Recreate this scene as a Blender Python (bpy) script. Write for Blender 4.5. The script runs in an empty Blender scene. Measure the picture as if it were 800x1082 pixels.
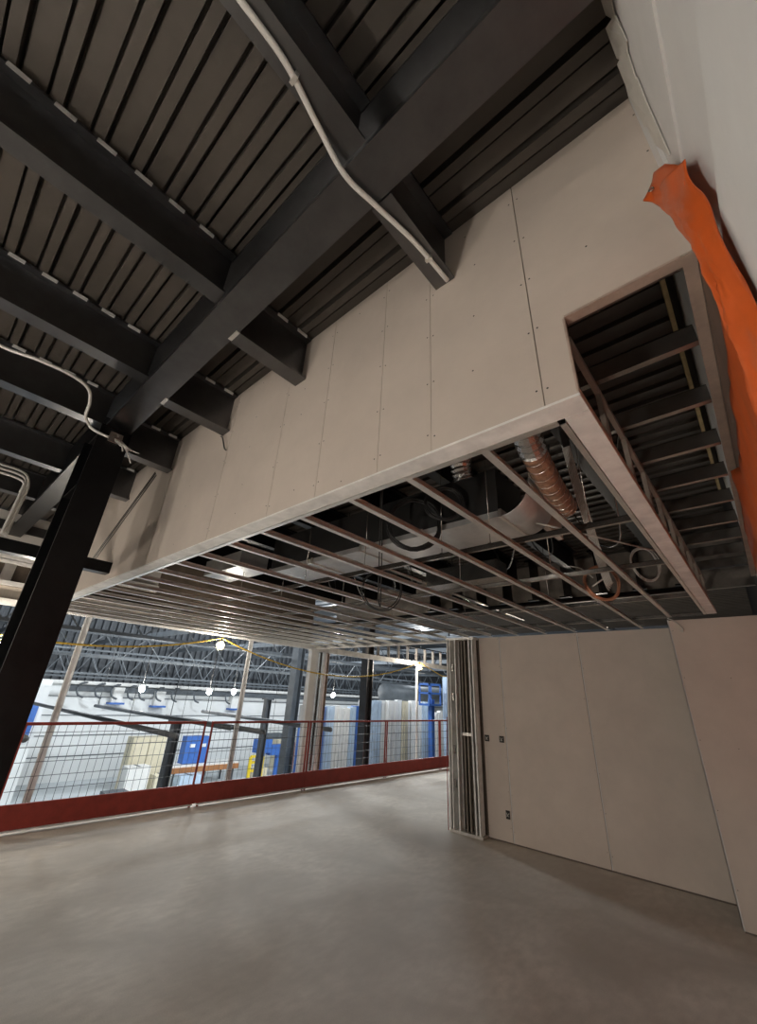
import bpy, bmesh, math, random
from mathutils import Vector, Matrix
random.seed(7)
S = bpy.context.scene
COL = S.collection

# ------------------------------------------------------------------ materials
def mat(name, color, rough=0.6, metal=0.0, noise=0.0, nscale=6.0, bump=0.0, bscale=40.0, stretch=(1, 1, 1), emit=None, estr=0.0, dark=None):
    m = bpy.data.materials.new(name); m.use_nodes = True
    nt = m.node_tree; b = nt.nodes['Principled BSDF']
    b.inputs['Base Color'].default_value = (*color, 1); b.inputs['Roughness'].default_value = rough
    b.inputs['Metallic'].default_value = metal
    tc = nt.nodes.new('ShaderNodeTexCoord'); mp = nt.nodes.new('ShaderNodeMapping')
    mp.inputs['Scale'].default_value = stretch
    nt.links.new(tc.outputs['Object'], mp.inputs['Vector'])
    if noise > 0:
        n = nt.nodes.new('ShaderNodeTexNoise'); n.inputs['Scale'].default_value = nscale; n.inputs['Detail'].default_value = 6
        n.inputs['Roughness'].default_value = 0.65
        nt.links.new(mp.outputs['Vector'], n.inputs['Vector'])
        r = nt.nodes.new('ShaderNodeValToRGB')
        d = dark or tuple(c * (1 - noise) for c in color)
        l = tuple(min(1, c * (1 + noise * 0.6)) for c in color)
        r.color_ramp.elements[0].position = 0.32; r.color_ramp.elements[0].color = (*d, 1)
        r.color_ramp.elements[1].position = 0.68; r.color_ramp.elements[1].color = (*l, 1)
        nt.links.new(n.outputs['Fac'], r.inputs['Fac']); nt.links.new(r.outputs['Color'], b.inputs['Base Color'])
    if bump > 0:
        n2 = nt.nodes.new('ShaderNodeTexNoise'); n2.inputs['Scale'].default_value = bscale; n2.inputs['Detail'].default_value = 4
        nt.links.new(mp.outputs['Vector'], n2.inputs['Vector'])
        bp = nt.nodes.new('ShaderNodeBump'); bp.inputs['Strength'].default_value = bump; bp.inputs['Distance'].default_value = 0.01
        nt.links.new(n2.outputs['Fac'], bp.inputs['Height']); nt.links.new(bp.outputs['Normal'], b.inputs['Normal'])
    if emit:
        b.inputs['Emission Color'].default_value = (*emit, 1); b.inputs['Emission Strength'].default_value = estr
    return m

M = {}
M['drywall'] = mat('drywall_paper', (0.60, 0.525, 0.46), 0.9, 0, 0.07, 2.5, 0.05, 60)
M['seam'] = mat('seam_shadow_gap', (0.16, 0.13, 0.11), 0.95)
M['screw'] = mat('screw_black', (0.03, 0.028, 0.026), 0.5, 0.4)
M['wallpaint'] = mat('primed_wall', (0.68, 0.68, 0.67), 0.85, 0, 0.05, 3, 0.05, 50)
M['wallraw'] = mat('raw_wall_board', (0.56, 0.53, 0.49), 0.9, 0, 0.06, 3)
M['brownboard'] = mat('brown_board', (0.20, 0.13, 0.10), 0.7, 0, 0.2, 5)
M['concrete'] = None
M['deck'] = mat('deck_dark_primer', (0.075, 0.064, 0.054), 0.55, 0.1, 0.22, 1.6)
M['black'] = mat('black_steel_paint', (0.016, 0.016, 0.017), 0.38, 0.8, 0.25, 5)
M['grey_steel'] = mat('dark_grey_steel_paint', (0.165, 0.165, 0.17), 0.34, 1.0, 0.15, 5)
M['galv'] = mat('galvanised_steel', (0.86, 0.84, 0.80), 0.33, 0.9, 0.12, 9, 0.03, 50)
M['galv_joist'] = mat('galvanised_joist', (0.74, 0.725, 0.69), 0.45, 0.7, 0.12, 9)
M['pole'] = mat('galvanised_pole', (0.80, 0.81, 0.82), 0.45, 0.3, 0.12, 9)
M['galv_dull'] = mat('galvanised_steel_dull', (0.50, 0.485, 0.46), 0.24, 0.97, 0.2, 9)
M['track'] = mat('dusty_galvanised_track', (0.84, 0.83, 0.80), 0.6, 0.05, 0.18, 7, 0.05, 30)
M['stud_web'] = mat('shaded_stud_metal', (0.26, 0.225, 0.19), 0.6, 0.2, 0.2, 9)  # galvanised studs with their unlit darkness put into the colour
M['copperish'] = mat('warm_galvanised', (0.52, 0.40, 0.33), 0.55, 0.3, 0.2, 8)  # rail's warm tint: light reflected off the tarp, put into the colour
M['red'] = mat('red_paint', (0.30, 0.035, 0.022), 0.55, 0, 0.22, 7, 0.05, 30)
M['orange'] = None
M['silver'] = mat('aluminium_foil', (0.74, 0.74, 0.73), 0.22, 0.95, 0.1, 8, 0.6, 35)
M['duct'] = mat('duct_sheet_metal', (0.72, 0.72, 0.71), 0.35, 0.7, 0.14, 5, 0.05, 20)
M['duct_orange'] = mat('orange_duct_jacket', (0.60, 0.34, 0.22), 0.45, 0.3, 0.35, 14, 0.6, 30)
M['cable_black'] = mat('black_cable', (0.018, 0.018, 0.018), 0.45)
M['cable_white'] = mat('pale_cable', (0.55, 0.53, 0.49), 0.5)
M['cable_orange'] = mat('orange_cable', (0.45, 0.21, 0.12), 0.5)
M['cable_yellow'] = mat('yellow_cord', (0.75, 0.50, 0.06), 0.5)
M['conduit'] = mat('conduit_steel', (0.78, 0.76, 0.72), 0.4, 0.3)
M['bulb'] = mat('bulb_glow', (1, 0.95, 0.85), 0.3, 0, emit=(1.0, 0.89, 0.75), estr=560)
M['bulb_fill'] = mat('fill_bulb_glow', (1, 0.95, 0.85), 0.3, 0, emit=(1.0, 0.93, 0.84), estr=900)
M['bulb_hall'] = mat('bulb_hall_glow', (1, 1, 1), 0.3, 0, emit=(1.0, 0.95, 0.86), estr=400)
M['hallwhite'] = mat('hall_white_sheet', (0.80, 0.82, 0.82), 0.8, 0, 0.05, 0.6)
M['hallfloor'] = mat('hall_floor_pale', (0.62, 0.66, 0.68), 0.6, 0, 0.18, 0.4)
M['halldark'] = mat('hall_dark_panel', (0.06, 0.067, 0.077), 0.6, 0.1, 0.3, 1.2)
M['hallsteel'] = mat('hall_grey_steel', (0.105, 0.12, 0.135), 0.5, 0.1, 0.2, 3)
M['blue'] = mat('blue_plastic', (0.05, 0.155, 0.50), 0.5, 0, 0.15, 4)
M['bluepale'] = mat('pale_blue_film', (0.52, 0.65, 0.80), 0.4, 0, 0.15, 2)
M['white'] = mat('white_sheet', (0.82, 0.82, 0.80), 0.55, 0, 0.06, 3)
M['cream'] = mat('cream_board', (0.72, 0.66, 0.50), 0.7, 0, 0.08, 3)
M['yellow'] = mat('yellow_paint', (0.80, 0.60, 0.03), 0.5)
M['wood'] = mat('orange_brown_timber', (0.42, 0.19, 0.08), 0.7, 0, 0.2, 6)
M['maroon'] = mat('dull_red_paint', (0.30, 0.07, 0.06), 0.6, 0, 0.2, 6)
M['insul'] = mat('yellow_insulation', (0.55, 0.42, 0.22), 0.95, 0, 0.25, 14, 0.4, 40)
M['vapour'] = mat('torn_white_film', (0.62, 0.60, 0.55), 0.5, 0, 0.1, 8)
M['beige_siding'] = mat('beige_siding', (0.52, 0.46, 0.39), 0.8, 0, 0.10, 3, 0, 40, (1, 8, 0.4))
M['deadblack'] = mat('dark_board', (0.10, 0.075, 0.055), 0.8, 0, 0.3, 4)

def concrete():
    m = bpy.data.materials.new('concrete_slab'); m.use_nodes = True
    nt = m.node_tree; b = nt.nodes['Principled BSDF']; b.inputs['Roughness'].default_value = 0.72
    tc = nt.nodes.new('ShaderNodeTexCoord')
    def noise(sc, det, mpscale=(1, 1, 1), dist=0):
        mp = nt.nodes.new('ShaderNodeMapping'); mp.inputs['Scale'].default_value = mpscale
        n = nt.nodes.new('ShaderNodeTexNoise'); n.inputs['Scale'].default_value = sc; n.inputs['Detail'].default_value = det
        n.inputs['Distortion'].default_value = dist
        nt.links.new(tc.outputs['Object'], mp.inputs['Vector']); nt.links.new(mp.outputs['Vector'], n.inputs['Vector'])
        return n
    a = noise(0.9, 8, dist=0.6); c = noise(14, 6, (1, 0.5, 1)); d = noise(120, 3)
    def mix(fac, c1, c2):
        x = nt.nodes.new('ShaderNodeMix'); x.data_type = 'RGBA'
        for inp, v in ((x.inputs[0], fac), (x.inputs[6], c1), (x.inputs[7], c2)):
            if isinstance(v, tuple): inp.default_value = (*v, 1)
            elif isinstance(v, float): inp.default_value = v
            else: nt.links.new(v, inp)
        return x.outputs[2]
    def ramp(n, lo, hi):
        r = nt.nodes.new('ShaderNodeMapRange'); r.inputs[1].default_value = lo; r.inputs[2].default_value = hi
        nt.links.new(n.outputs['Fac'], r.inputs[0]); return r.outputs[0]
    base = mix(ramp(a, 0.3, 0.7), (0.47, 0.42, 0.355), (0.79, 0.725, 0.635))
    base2 = mix(ramp(c, 0.35, 0.65), base, (0.50, 0.45, 0.385))
    blend = nt.nodes.new('ShaderNodeMix'); blend.data_type = 'RGBA'; blend.inputs[0].default_value = 0.45
    nt.links.new(base, blend.inputs[6]); nt.links.new(base2, blend.inputs[7])
    fin = nt.nodes.new('ShaderNodeMix'); fin.data_type = 'RGBA'; fin.blend_type = 'MULTIPLY'; fin.inputs[0].default_value = 0.25
    nt.links.new(blend.outputs[2], fin.inputs[6]); nt.links.new(d.outputs['Fac'], fin.inputs[7])
    nt.links.new(fin.outputs[2], b.inputs['Base Color'])
    bp = nt.nodes.new('ShaderNodeBump'); bp.inputs['Strength'].default_value = 0.12; bp.inputs['Distance'].default_value = 0.004
    nt.links.new(d.outputs['Fac'], bp.inputs['Height']); nt.links.new(bp.outputs['Normal'], b.inputs['Normal'])
    return m
M['concrete'] = concrete()

def tarp_mat():
    m = mat('orange_tarp_fabric', (0.60, 0.105, 0.018), 0.38, 0, 0.12, 3, 0.25, 18)
    b = m.node_tree.nodes['Principled BSDF']
    b.inputs['Subsurface Weight'].default_value = 0.0
    return m
M['orange'] = tarp_mat()

# ------------------------------------------------------------------ mesh helper
class MB:
    def __init__(s): s.v = []; s.f = []; s.smooth = []
    def poly(s, pts, faces, smooth=False):
        o = len(s.v); s.v += [tuple(p) for p in pts]
        s.f += [tuple(i + o for i in f) for f in faces]; s.smooth += [smooth] * len(faces); return s
    def box(s, x0, y0, z0, x1, y1, z1):
        x0, x1 = sorted((x0, x1)); y0, y1 = sorted((y0, y1)); z0, z1 = sorted((z0, z1))
        p = [(x0,y0,z0),(x1,y0,z0),(x1,y1,z0),(x0,y1,z0),(x0,y0,z1),(x1,y0,z1),(x1,y1,z1),(x0,y1,z1)]
        return s.poly(p, [(0,3,2,1),(4,5,6,7),(0,1,5,4),(1,2,6,5),(2,3,7,6),(3,0,4,7)])
    def bar(s, a, b, w, h, up=(0, 0, 1)):
        a, b = Vector(a), Vector(b); d = (b - a).normalized(); u = Vector(up)
        if abs(d.dot(u)) > 0.98: u = Vector((1, 0, 0))
        r = d.cross(u).normalized() * w / 2; u = r.cross(d).normalized() * h / 2
        p = []
        for c in (a, b): p += [c - r - u, c + r - u, c + r + u, c - r + u]
        return s.poly(p, [(3,2,1,0),(4,5,6,7),(0,1,5,4),(1,2,6,5),(2,3,7,6),(3,0,4,7)])
    def tube(s, pts, r, n=8, cap=True, radii=None, smooth=True):
        pts = [Vector(p) for p in pts]; rings = []
        prev = None
        for i, p in enumerate(pts):
            d = (pts[min(i + 1, len(pts) - 1)] - pts[max(i - 1, 0)])
            d = d.normalized() if d.length > 1e-9 else Vector((0, 0, 1))
            if prev is None:
                u = Vector((0, 0, 1)) if abs(d.z) < 0.9 else Vector((1, 0, 0))
            else: u = prev
            a = (u - d * u.dot(d)).normalized(); prev = a; c = d.cross(a)
            rr = radii[i] if radii else r
            rings.append([p + (a * math.cos(t) + c * math.sin(t)) * rr for t in (2 * math.pi * k / n for k in range(n))])
        V = [q for ring in rings for q in ring]; F = []
        for i in range(len(pts) - 1):
            for k in range(n):
                F.append((i*n + k, i*n + (k+1) % n, (i+1)*n + (k+1) % n, (i+1)*n + k))
        if cap: F.append(tuple(range(n - 1, -1, -1))); F.append(tuple((len(pts)-1)*n + k for k in range(n)))
        return s.poly(V, F, smooth)
    def ball(s, c, r, n=12, m=8, sz=1.0):
        V = [(c[0], c[1], c[2] + r * sz)]; F = []
        for i in range(1, m):
            t = math.pi * i / m
            for k in range(n):
                a = 2 * math.pi * k / n
                V.append((c[0] + r*math.sin(t)*math.cos(a), c[1] + r*math.sin(t)*math.sin(a), c[2] + r*sz*math.cos(t)))
        V.append((c[0], c[1], c[2] - r * sz))
        for k in range(n): F.append((0, 1 + k, 1 + (k+1) % n))
        for i in range(m - 2):
            for k in range(n):
                F.append((1 + i*n + k, 1 + (i+1)*n + k, 1 + (i+1)*n + (k+1) % n, 1 + i*n + (k+1) % n))
        L = len(V) - 1; b = 1 + (m-2)*n
        for k in range(n): F.append((L, b + (k+1) % n, b + k))
        return s.poly(V, F, True)
    def extrude(s, prof, axis, a, b):
        # prof = closed list of (p,q); axis 'x': (p,q)=(y,z); 'y': (x,z); 'z': (x,y)
        def P(p, q, t): return {'x': (t, p, q), 'y': (p, t, q), 'z': (p, q, t)}[axis]
        n = len(prof)
        V = [P(p, q, a) for p, q in prof] + [P(p, q, b) for p, q in prof]
        F = [(i, (i+1) % n, n + (i+1) % n, n + i) for i in range(n)] + [tuple(range(n-1, -1, -1)), tuple(range(n, 2*n))]
        return s.poly(V, F)
    def build(s, name, m, parent=None, loc=None, bevel=0, recalc=True):
        me = bpy.data.meshes.new(name); off = Vector(loc or (0, 0, 0))
        base = off
        me.from_pydata([tuple(Vector(p) - base) for p in s.v], [], s.f)
        me.polygons.foreach_set('use_smooth', s.smooth)
        if recalc:
            bm = bmesh.new(); bm.from_mesh(me); bmesh.ops.recalc_face_normals(bm, faces=bm.faces); bm.to_mesh(me); bm.free()
        me.materials.append(M[m] if isinstance(m, str) else m)
        o = bpy.data.objects.new(name, me); COL.objects.link(o)
        if parent: o.parent = parent; o.location = off - Vector(parent.location)
        else: o.location = off
        if bevel:
            bv = o.modifiers.new('bevel', 'BEVEL'); bv.width = bevel; bv.segments = 2; bv.limit_method = 'ANGLE'
        return o

def tag(o, label, cat, group=None, kind=None):
    o['label'] = label
    if cat: o['category'] = cat
    if group: o['group'] = group
    if kind: o['kind'] = kind
    return o
def thing(name, loc, label, cat, group=None, kind=None):
    o = bpy.data.objects.new(name, None); COL.objects.link(o); o.location = loc; o.empty_display_size = 0.1
    return tag(o, label, cat, group, kind)
def struct(o, label=None, cat=None):
    o['kind'] = 'structure'
    if label: o['label'] = label
    if cat: o['category'] = cat
    return o
ORD = ['first','second','third','fourth','fifth','sixth','seventh','eighth','ninth','tenth','eleventh','twelfth','thirteenth','fourteenth','fifteenth','sixteenth','seventeenth','eighteenth','nineteenth','twentieth']
def smoothpath(pts, n=8):
    P = [Vector(p) for p in pts]; out = []
    for i in range(len(P) - 1):
        p0 = P[max(i-1, 0)]; p1 = P[i]; p2 = P[i+1]; p3 = P[min(i+2, len(P)-1)]
        for k in range(n):
            t = k / n
            out.append(0.5*((2*p1) + (p2-p0)*t + (2*p0-5*p1+4*p2-p3)*t*t + (3*p1-p0-3*p2+p3)*t**3))
    out.append(P[-1]); return out

YB = 1.286      # face of the bulkhead
ZS = 2.74       # underside of the lower soffit
ZO = 3.12       # underside of the raised soffit
YW = 6.57       # face of the back wall
XF = -8.4       # line of the opening over the fence
ZD = 4.2        # roof deck

# ------------------------------------------------------------------ floor, deck
struct(MB().box(-8.75, -6.0, -0.3, 0.6, 15.5, 0.0).build('floor', 'concrete'), 'bare grey concrete slab of the mezzanine', 'floor')

def deck_profile(y0, y1, z):
    pts = []; y = y0
    while y < y1:
        pts += [(y, z - 0.038), (y + 0.048, z - 0.038), (y + 0.050, z + 0.035), (y + 0.065, z + 0.035), (y + 0.067, z - 0.012), (y + 0.156, z - 0.012), (y + 0.158, z + 0.035), (y + 0.173, z + 0.035)]
        y += 0.175
    return pts
d = MB()
def deck(y0, y1, x0, x1, z):
    pr = deck_profile(y0, y1, z)
    V = [(x0, p, q) for p, q in pr] + [(x1, p, q) for p, q in pr]; n = len(pr)
    d.poly(V, [(i, i+1, n+i+1, n+i) for i in range(n - 1)])
    V2 = [(x0, p, z + 0.06) for p, q in (pr[0], pr[-1])] + [(x1, p, z + 0.06) for p, q in (pr[0], pr[-1])]
    d.poly(V2, [(0, 1, 3, 2)])
deck(-6.0, 1.26, -9.0, 0.21, ZD)
deck(1.32, 15.6, -9.0, 0.10, ZD)
d.box(-9.0, -6.0, 4.31, 0.32, 15.6, 4.36)  # cover slab added to keep hall light off the wall top
struct(d.build('ceiling', 'deck'), 'dark ribbed metal roof deck', 'ceiling')

# ------------------------------------------------------------------ bulkhead with drywall sheets
bk = MB()
bk.box(-6.5, YB + 0.013, ZS + 0.06, -0.27, YB + 0.09, ZD - 0.045)
bk.box(-0.27, YB + 0.013, ZO + 0.04, 0.18, YB + 0.09, ZD - 0.045)
bulk = struct(bk.build('wall_bulkhead', 'seam'), 'drywall bulkhead hanging from the roof deck over the soffit', 'wall')
def screws(mb, pts, axis, c, sgn, r=0.0045):
    for p, q in pts:
        ring = []
        for k in range(7):
            a = 2*math.pi*k/7
            u, v = p + r*math.cos(a), q + r*math.sin(a)
            ring.append((u, c, v) if axis == 'y' else (c, u, v))
        mb.poly(ring, [tuple(range(7))])
xs = [0.18, -0.372, -0.88, -1.205, -1.68, -2.15, -2.935, -4.1, -5.3, -6.5]
for i in range(len(xs) - 1):
    x1, x0 = xs[i], xs[i+1]; g = 0.0022 if i not in (2, 4) else 0.0006
    sm = MB()
    if i == 0:
        prof = [(x1, ZO + 0.012), (-0.252, ZO + 0.012), (-0.252, ZS + 0.012), (x0 + g, ZS + 0.012), (x0 + g, ZD - 0.04), (x1, ZD - 0.04)]
        sm.extrude(prof, 'y', YB, YB + 0.013)
    else:
        sm.box(x0 + g, YB, ZS + 0.012, x1 - g, YB + 0.013, ZD - 0.04)
    sh = sm.build('drywall_sheet', 'drywall', bulk)
    sc = MB(); pts = []
    zz = ZS + 0.1
    while zz < ZD - 0.1:
        for xx in ((x0 + 0.02), (x1 - 0.02)):
            if not (i == 0 and xx > 0.1 and zz < ZO + 0.05): pts.append((xx + random.uniform(-.003, .003), zz + random.uniform(-.02, .02)))
        if x1 - x0 > 0.35 and random.random() < 0.8 and not (i == 0 and zz < ZO + 0.05):
            pts.append(((x0 + x1)/2 + random.uniform(-.03, .03), zz + random.uniform(-.06, .06)))
        zz += 0.3
    screws(sc, pts, 'y', YB - 0.0008, -1)
    sc.build('screw_heads', 'screw', sh, recalc=False)

# ------------------------------------------------------------------ right wall (beside the camera)
rw = MB()
rw.box(0.18, -3.0, 3.19, 0.32, 5.895, 4.309)
rw.extrude([(0.186, 3.19), (0.212, 2.80), (0.32, 2.80), (0.32, 3.19)], 'y', -3.0, 5.895)
rw.box(0.182, -3.0, 0.0, 0.32, 5.895, 2.80)
struct(rw.build('wall_right', 'wallpaint'), 'pale primed wall beside the orange tarp', 'wall')

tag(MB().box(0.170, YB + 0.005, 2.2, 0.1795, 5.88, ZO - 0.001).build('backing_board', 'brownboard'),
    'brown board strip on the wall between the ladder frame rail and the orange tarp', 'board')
# torn film along the top of the right wall
tf = MB()
def flap(pts, thick=0.004):
    V = [Vector(p) for p in pts]; n = len(V)
    off = Vector((-thick, 0, 0))
    tf.poly(V + [v + off for v in V], [tuple(range(n)), tuple(range(2*n-1, n-1, -1))] + [(i, (i+1) % n, n + (i+1) % n, n + i) for i in range(n)])
flap([(0.176, 0.90, 3.95), (0.150, 0.96, 4.06), (0.158, 1.06, 4.03), (0.172, 1.02, 3.86), (0.178, 0.93, 3.80)])
flap([(0.177, 0.97, 3.86), (0.152, 1.06, 3.99), (0.160, 1.15, 3.90), (0.176, 1.07, 3.72)])
flap([(0.177, 1.02, 3.74), (0.155, 1.12, 3.86), (0.168, 1.19, 3.74), (0.178, 1.08, 3.52)])
flap([(0.177, 1.05, 3.60), (0.166, 1.13, 3.68), (0.172, 1.17, 3.57), (0.178, 1.08, 3.34)])
flap([(0.177, 0.80, 3.95), (0.156, 0.84, 4.08), (0.164, 0.95, 4.12), (0.176, 0.93, 3.98)])
tag(tf.build('torn_film', 'vapour'), 'torn crumpled white film strip hanging from the deck edge above the orange tarp', 'film')
tag(MB().box(0.168, 1.17, 3.13, 0.1795, YB - 0.001, 4.14).build('corner_strip', 'wallpaint'),
    'narrow pale board strip standing in the corner of bulkhead and primed wall', 'board')

# ------------------------------------------------------------------ back wall and its projecting part
wb = MB().box(-3.56, YW + 0.013, 0.0, 0.18, YW + 0.10, 2.725).build('wall_back', 'seam')
struct(wb, 'drywall back wall under the ceiling framing', 'wall')
jx = [-3.56, -3.19, -1.965, -0.735]
for i in range(3):
    sh = MB().box(jx[i] + 0.002, YW, 0.018, jx[i+1] - 0.005, YW + 0.013, 2.735).build('drywall_sheet', 'drywall', wb)
    sc = MB(); pts = []
    for z in [0.15 + 0.42*k for k in range(7)]:
        pts += [(jx[i] + 0.025, z), (jx[i+1] - 0.025, z + 0.03)]
    screws(sc, pts, 'y', YW - 0.0008, -1, 0.004); sc.build('screw_heads', 'screw', sh, recalc=False)
cb = MB()
for x in (-3.19, -1.965): cb.box(x + 0.002, YW - 0.004, 0.02, x + 0.012, YW - 0.0002, 2.73)
cb.build('joint_bead', 'wallpaint', wb)
wf = MB().box(-0.725, 5.913, 0.0, 0.178, YW - 0.005, 2.70).build('wall_projection', 'seam')
struct(wf, 'projecting drywall wall section nearer than the back wall', 'wall')
sh = MB().box(-0.728, 5.90, 0.016, 0.178, 5.913, 2.715).build('drywall_sheet', 'drywall', wf)
sc = MB(); screws(sc, [(-0.40, 1.45), (-0.70, 0.3), (-0.70, 0.9), (-0.70, 1.5), (-0.70, 2.1), (-0.70, 2.6), (-0.3, 2.1)], 'y', 5.899, -1, 0.004)
sc.build('screw_heads', 'screw', sh, recalc=False)
MB().box(-0.734, 5.894, 0.016, -0.718, 5.8995, 2.72).box(-0.734, 5.894, 0.016, -0.7285, 5.913, 2.72).build('corner_bead', 'wallpaint', wf)

# electrical outlet cut-outs
def outlet(x, z, label, w=0.075, h=0.085):
    t = thing('outlet_box', (x, YW, z), label, 'outlet box', 'electrical boxes in the back wall')
    f = MB(); a = 0.012
    f.box(x - w/2, YW - 0.006, z - h/2, x - w/2 + a, YW - 0.0005, z + h/2); f.box(x + w/2 - a, YW - 0.006, z - h/2, x + w/2, YW - 0.0005, z + h/2)
    f.box(x - w/2, YW - 0.006, z + h/2 - a, x + w/2, YW - 0.0005, z + h/2); f.box(x - w/2, YW - 0.006, z - h/2, x + w/2, YW - 0.0005, z - h/2 + a)
    f.build('box_rim', 'screw', t)
    MB().box(x - w/2 + a, YW - 0.002, z - h/2 + a, x + w/2 - a, YW - 0.0005, z + h/2 - a).build('box_interior', 'cable_black', t)
    c = MB()
    c.tube(smoothpath([(x - 0.02, YW - 0.003, z + 0.02), (x - 0.005, YW - 0.018, z), (x + 0.015, YW - 0.012, z - 0.02)], 4), 0.005, 6)
    c.tube(smoothpath([(x + 0.02, YW - 0.003, z + 0.02), (x + 0.008, YW - 0.02, z + 0.005), (x - 0.015, YW - 0.012, z - 0.022)], 4), 0.005, 6)
    c.build('wire_tails', 'cable_white', t)
outlet(-3.505, 1.25, 'upper outlet box close to the bare studs, left of the two at switch height')
outlet(-3.262, 1.255, 'upper outlet box beside the first drywall joint, right of the two at switch height')
outlet(-3.246, 0.328, 'low outlet box near the floor beside the first drywall joint', 0.06, 0.1)

# ------------------------------------------------------------------ open stud wall end
t = thing('stud_wall_end', (-3.85, YW - 0.05, 0), 'open end of the back wall with bare metal studs standing in a floor track', 'stud frame')
MB().box(-4.115, 6.40, 0.0, -3.565, 6.57, 0.035).build('floor_track', 'galv', t)
MB().box(-4.115, 6.40, 2.70, -3.565, 6.57, 2.735).build('top_track', 'galv', t)
def cstud(x0, y0, z0, z1, w=0.035, dep=0.1, open_dir=1):
    m = MB(); th = 0.004
    m.box(x0, y0, z0, x0 + w, y0 + th, z1)            # front flange
    m.box(x0, y0 + dep - th, z0, x0 + w, y0 + dep, z1)  # back flange
    xw = x0 if open_dir > 0 else x0 + w - th
    m.box(xw, y0, z0, xw + th, y0 + dep, z1)
    xl = x0 + w - th if open_dir > 0 else x0
    m.box(xl, y0, z0, xl + th, y0 + 0.014, z1); m.box(xl, y0 + dep - 0.014, z0, xl + th, y0 + dep, z1)
    return m
for x, od in ((-4.105, 1), (-4.06, -1), (-3.955, 1), (-3.685, 1), (-3.625, -1)):
    cstud(x, 6.41, 0.035, 2.70, 0.030, 0.13, od).build('stud', 'track', t)  # front studs take the pale track colour to look brightly lit
MB().box(-4.10, 6.58, 0.0, -3.565, 6.60, 2.73).build('backing_board', 'deadblack', t)
for x in (-3.86, -3.80): cstud(x, 6.47, 0.035, 2.70, 0.03, 0.1, 1).build('stud', 'stud_web', t)  # inner studs in the darkened copy, shade painted in
MB().box(-3.86, 6.44, 1.26, -3.69, 6.47, 1.30).build('blocking', 'galv', t)
for z in (0.55, 1.0, 1.75, 2.2): MB().box(-4.03, 6.43, z, -4.0, 6.47, z + 0.11).build('stud_clip', 'galv_dull', t)
tag(MB().tube(smoothpath([(-4.135, 6.41, 0.008), (-4.135, 6.405, 0.5), (-4.128, 6.405, 1.2), (-4.12, 6.405, 1.5)], 5), 0.008, 6).build('red_cable', 'red'),
    'thin red cable running up the left edge of the bare stud wall end', 'cable')

# ------------------------------------------------------------------ soffit edge tracks
t = thing('soffit_header', (-4.3, YB, ZS), 'long dusty metal edge track along the bottom of the bulkhead', 'soffit track')
MB().box(-8.4, YB - 0.002, ZS, -0.25, YB + 0.10, ZS + 0.011).extrude([(YB + 0.086, ZS + 0.011), (YB + 0.1, ZS + 0.011), (YB + 0.1, ZS + 0.06), (YB + 0.086, ZS + 0.06)], 'x', -8.4, -0.37).build('cover_plate', 'track', t)
MB().box(-8.39, YB + 0.104, ZS - 0.002, -0.368, YB + 0.134, ZS + 0.004).box(-8.39, YB + 0.104, ZS + 0.004, -0.368, YB + 0.108, ZS + 0.06).build('inner_track', 'galv', t)
t = thing('soffit_side_track', (-0.3, 3.6, ZS), 'wide dusty metal edge track running from the bulkhead corner to the back wall', 'soffit track')
MB().box(-0.338, YB + 0.102, ZS, -0.25, 5.78, ZS + 0.011).build('cover_plate', 'track', t)
MB().box(-0.366, YB + 0.136, ZS - 0.002, -0.342, 5.78, ZS + 0.004).box(-0.346, YB + 0.136, ZS + 0.004, -0.342, 5.78, ZS + 0.06).build('inner_track', 'galv', t)
MB().box(-0.254, YB + 0.012, ZS + 0.011, -0.25, 5.78, ZS + 0.04).build('corner_trim', 'copperish', t)

# step frame between the two soffit levels, and the raised soffit ladder
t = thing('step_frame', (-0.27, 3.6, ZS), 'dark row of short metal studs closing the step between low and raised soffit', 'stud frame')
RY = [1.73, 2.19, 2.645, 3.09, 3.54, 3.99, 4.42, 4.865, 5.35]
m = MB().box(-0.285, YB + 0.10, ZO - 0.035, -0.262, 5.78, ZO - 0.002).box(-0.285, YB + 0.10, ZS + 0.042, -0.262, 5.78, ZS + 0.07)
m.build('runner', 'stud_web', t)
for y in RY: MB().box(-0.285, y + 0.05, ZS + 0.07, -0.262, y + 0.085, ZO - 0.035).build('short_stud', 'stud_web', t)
tag(MB().box(-0.258, YB - 0.002, ZS + 0.02, -0.25, YB + 0.012, ZO - 0.001).build('step_corner_trim', 'copperish'),
    'short upright reddish metal trim at the notch corner of the bulkhead', 'trim')

t = thing('soffit_ladder', (-0.06, 3.6, ZO), 'raised soffit frame of metal rungs like a ladder beside the orange tarp', 'soffit frame')
MB().box(0.128, YB + 0.0, ZO, 0.168, 5.88, ZO + 0.004).box(0.164, YB, ZO + 0.004, 0.168, 5.88, ZO + 0.09).build('side_rail', 'copperish', t)
MB().box(-0.25, YB - 0.003, ZO, 0.128, YB + 0.04, ZO + 0.011).build('front_track', 'copperish', t)
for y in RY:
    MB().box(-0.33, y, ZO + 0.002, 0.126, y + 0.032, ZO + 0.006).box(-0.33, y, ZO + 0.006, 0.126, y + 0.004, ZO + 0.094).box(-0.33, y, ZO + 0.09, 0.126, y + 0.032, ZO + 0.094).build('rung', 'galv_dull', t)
tag(MB().box(0.102, YB + 0.1, 4.13, 0.128, 5.8, 4.305).build('insulation_batt', 'insul'),
    'strip of yellow insulation showing at the deck edge above the ladder frame', 'insulation')

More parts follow.
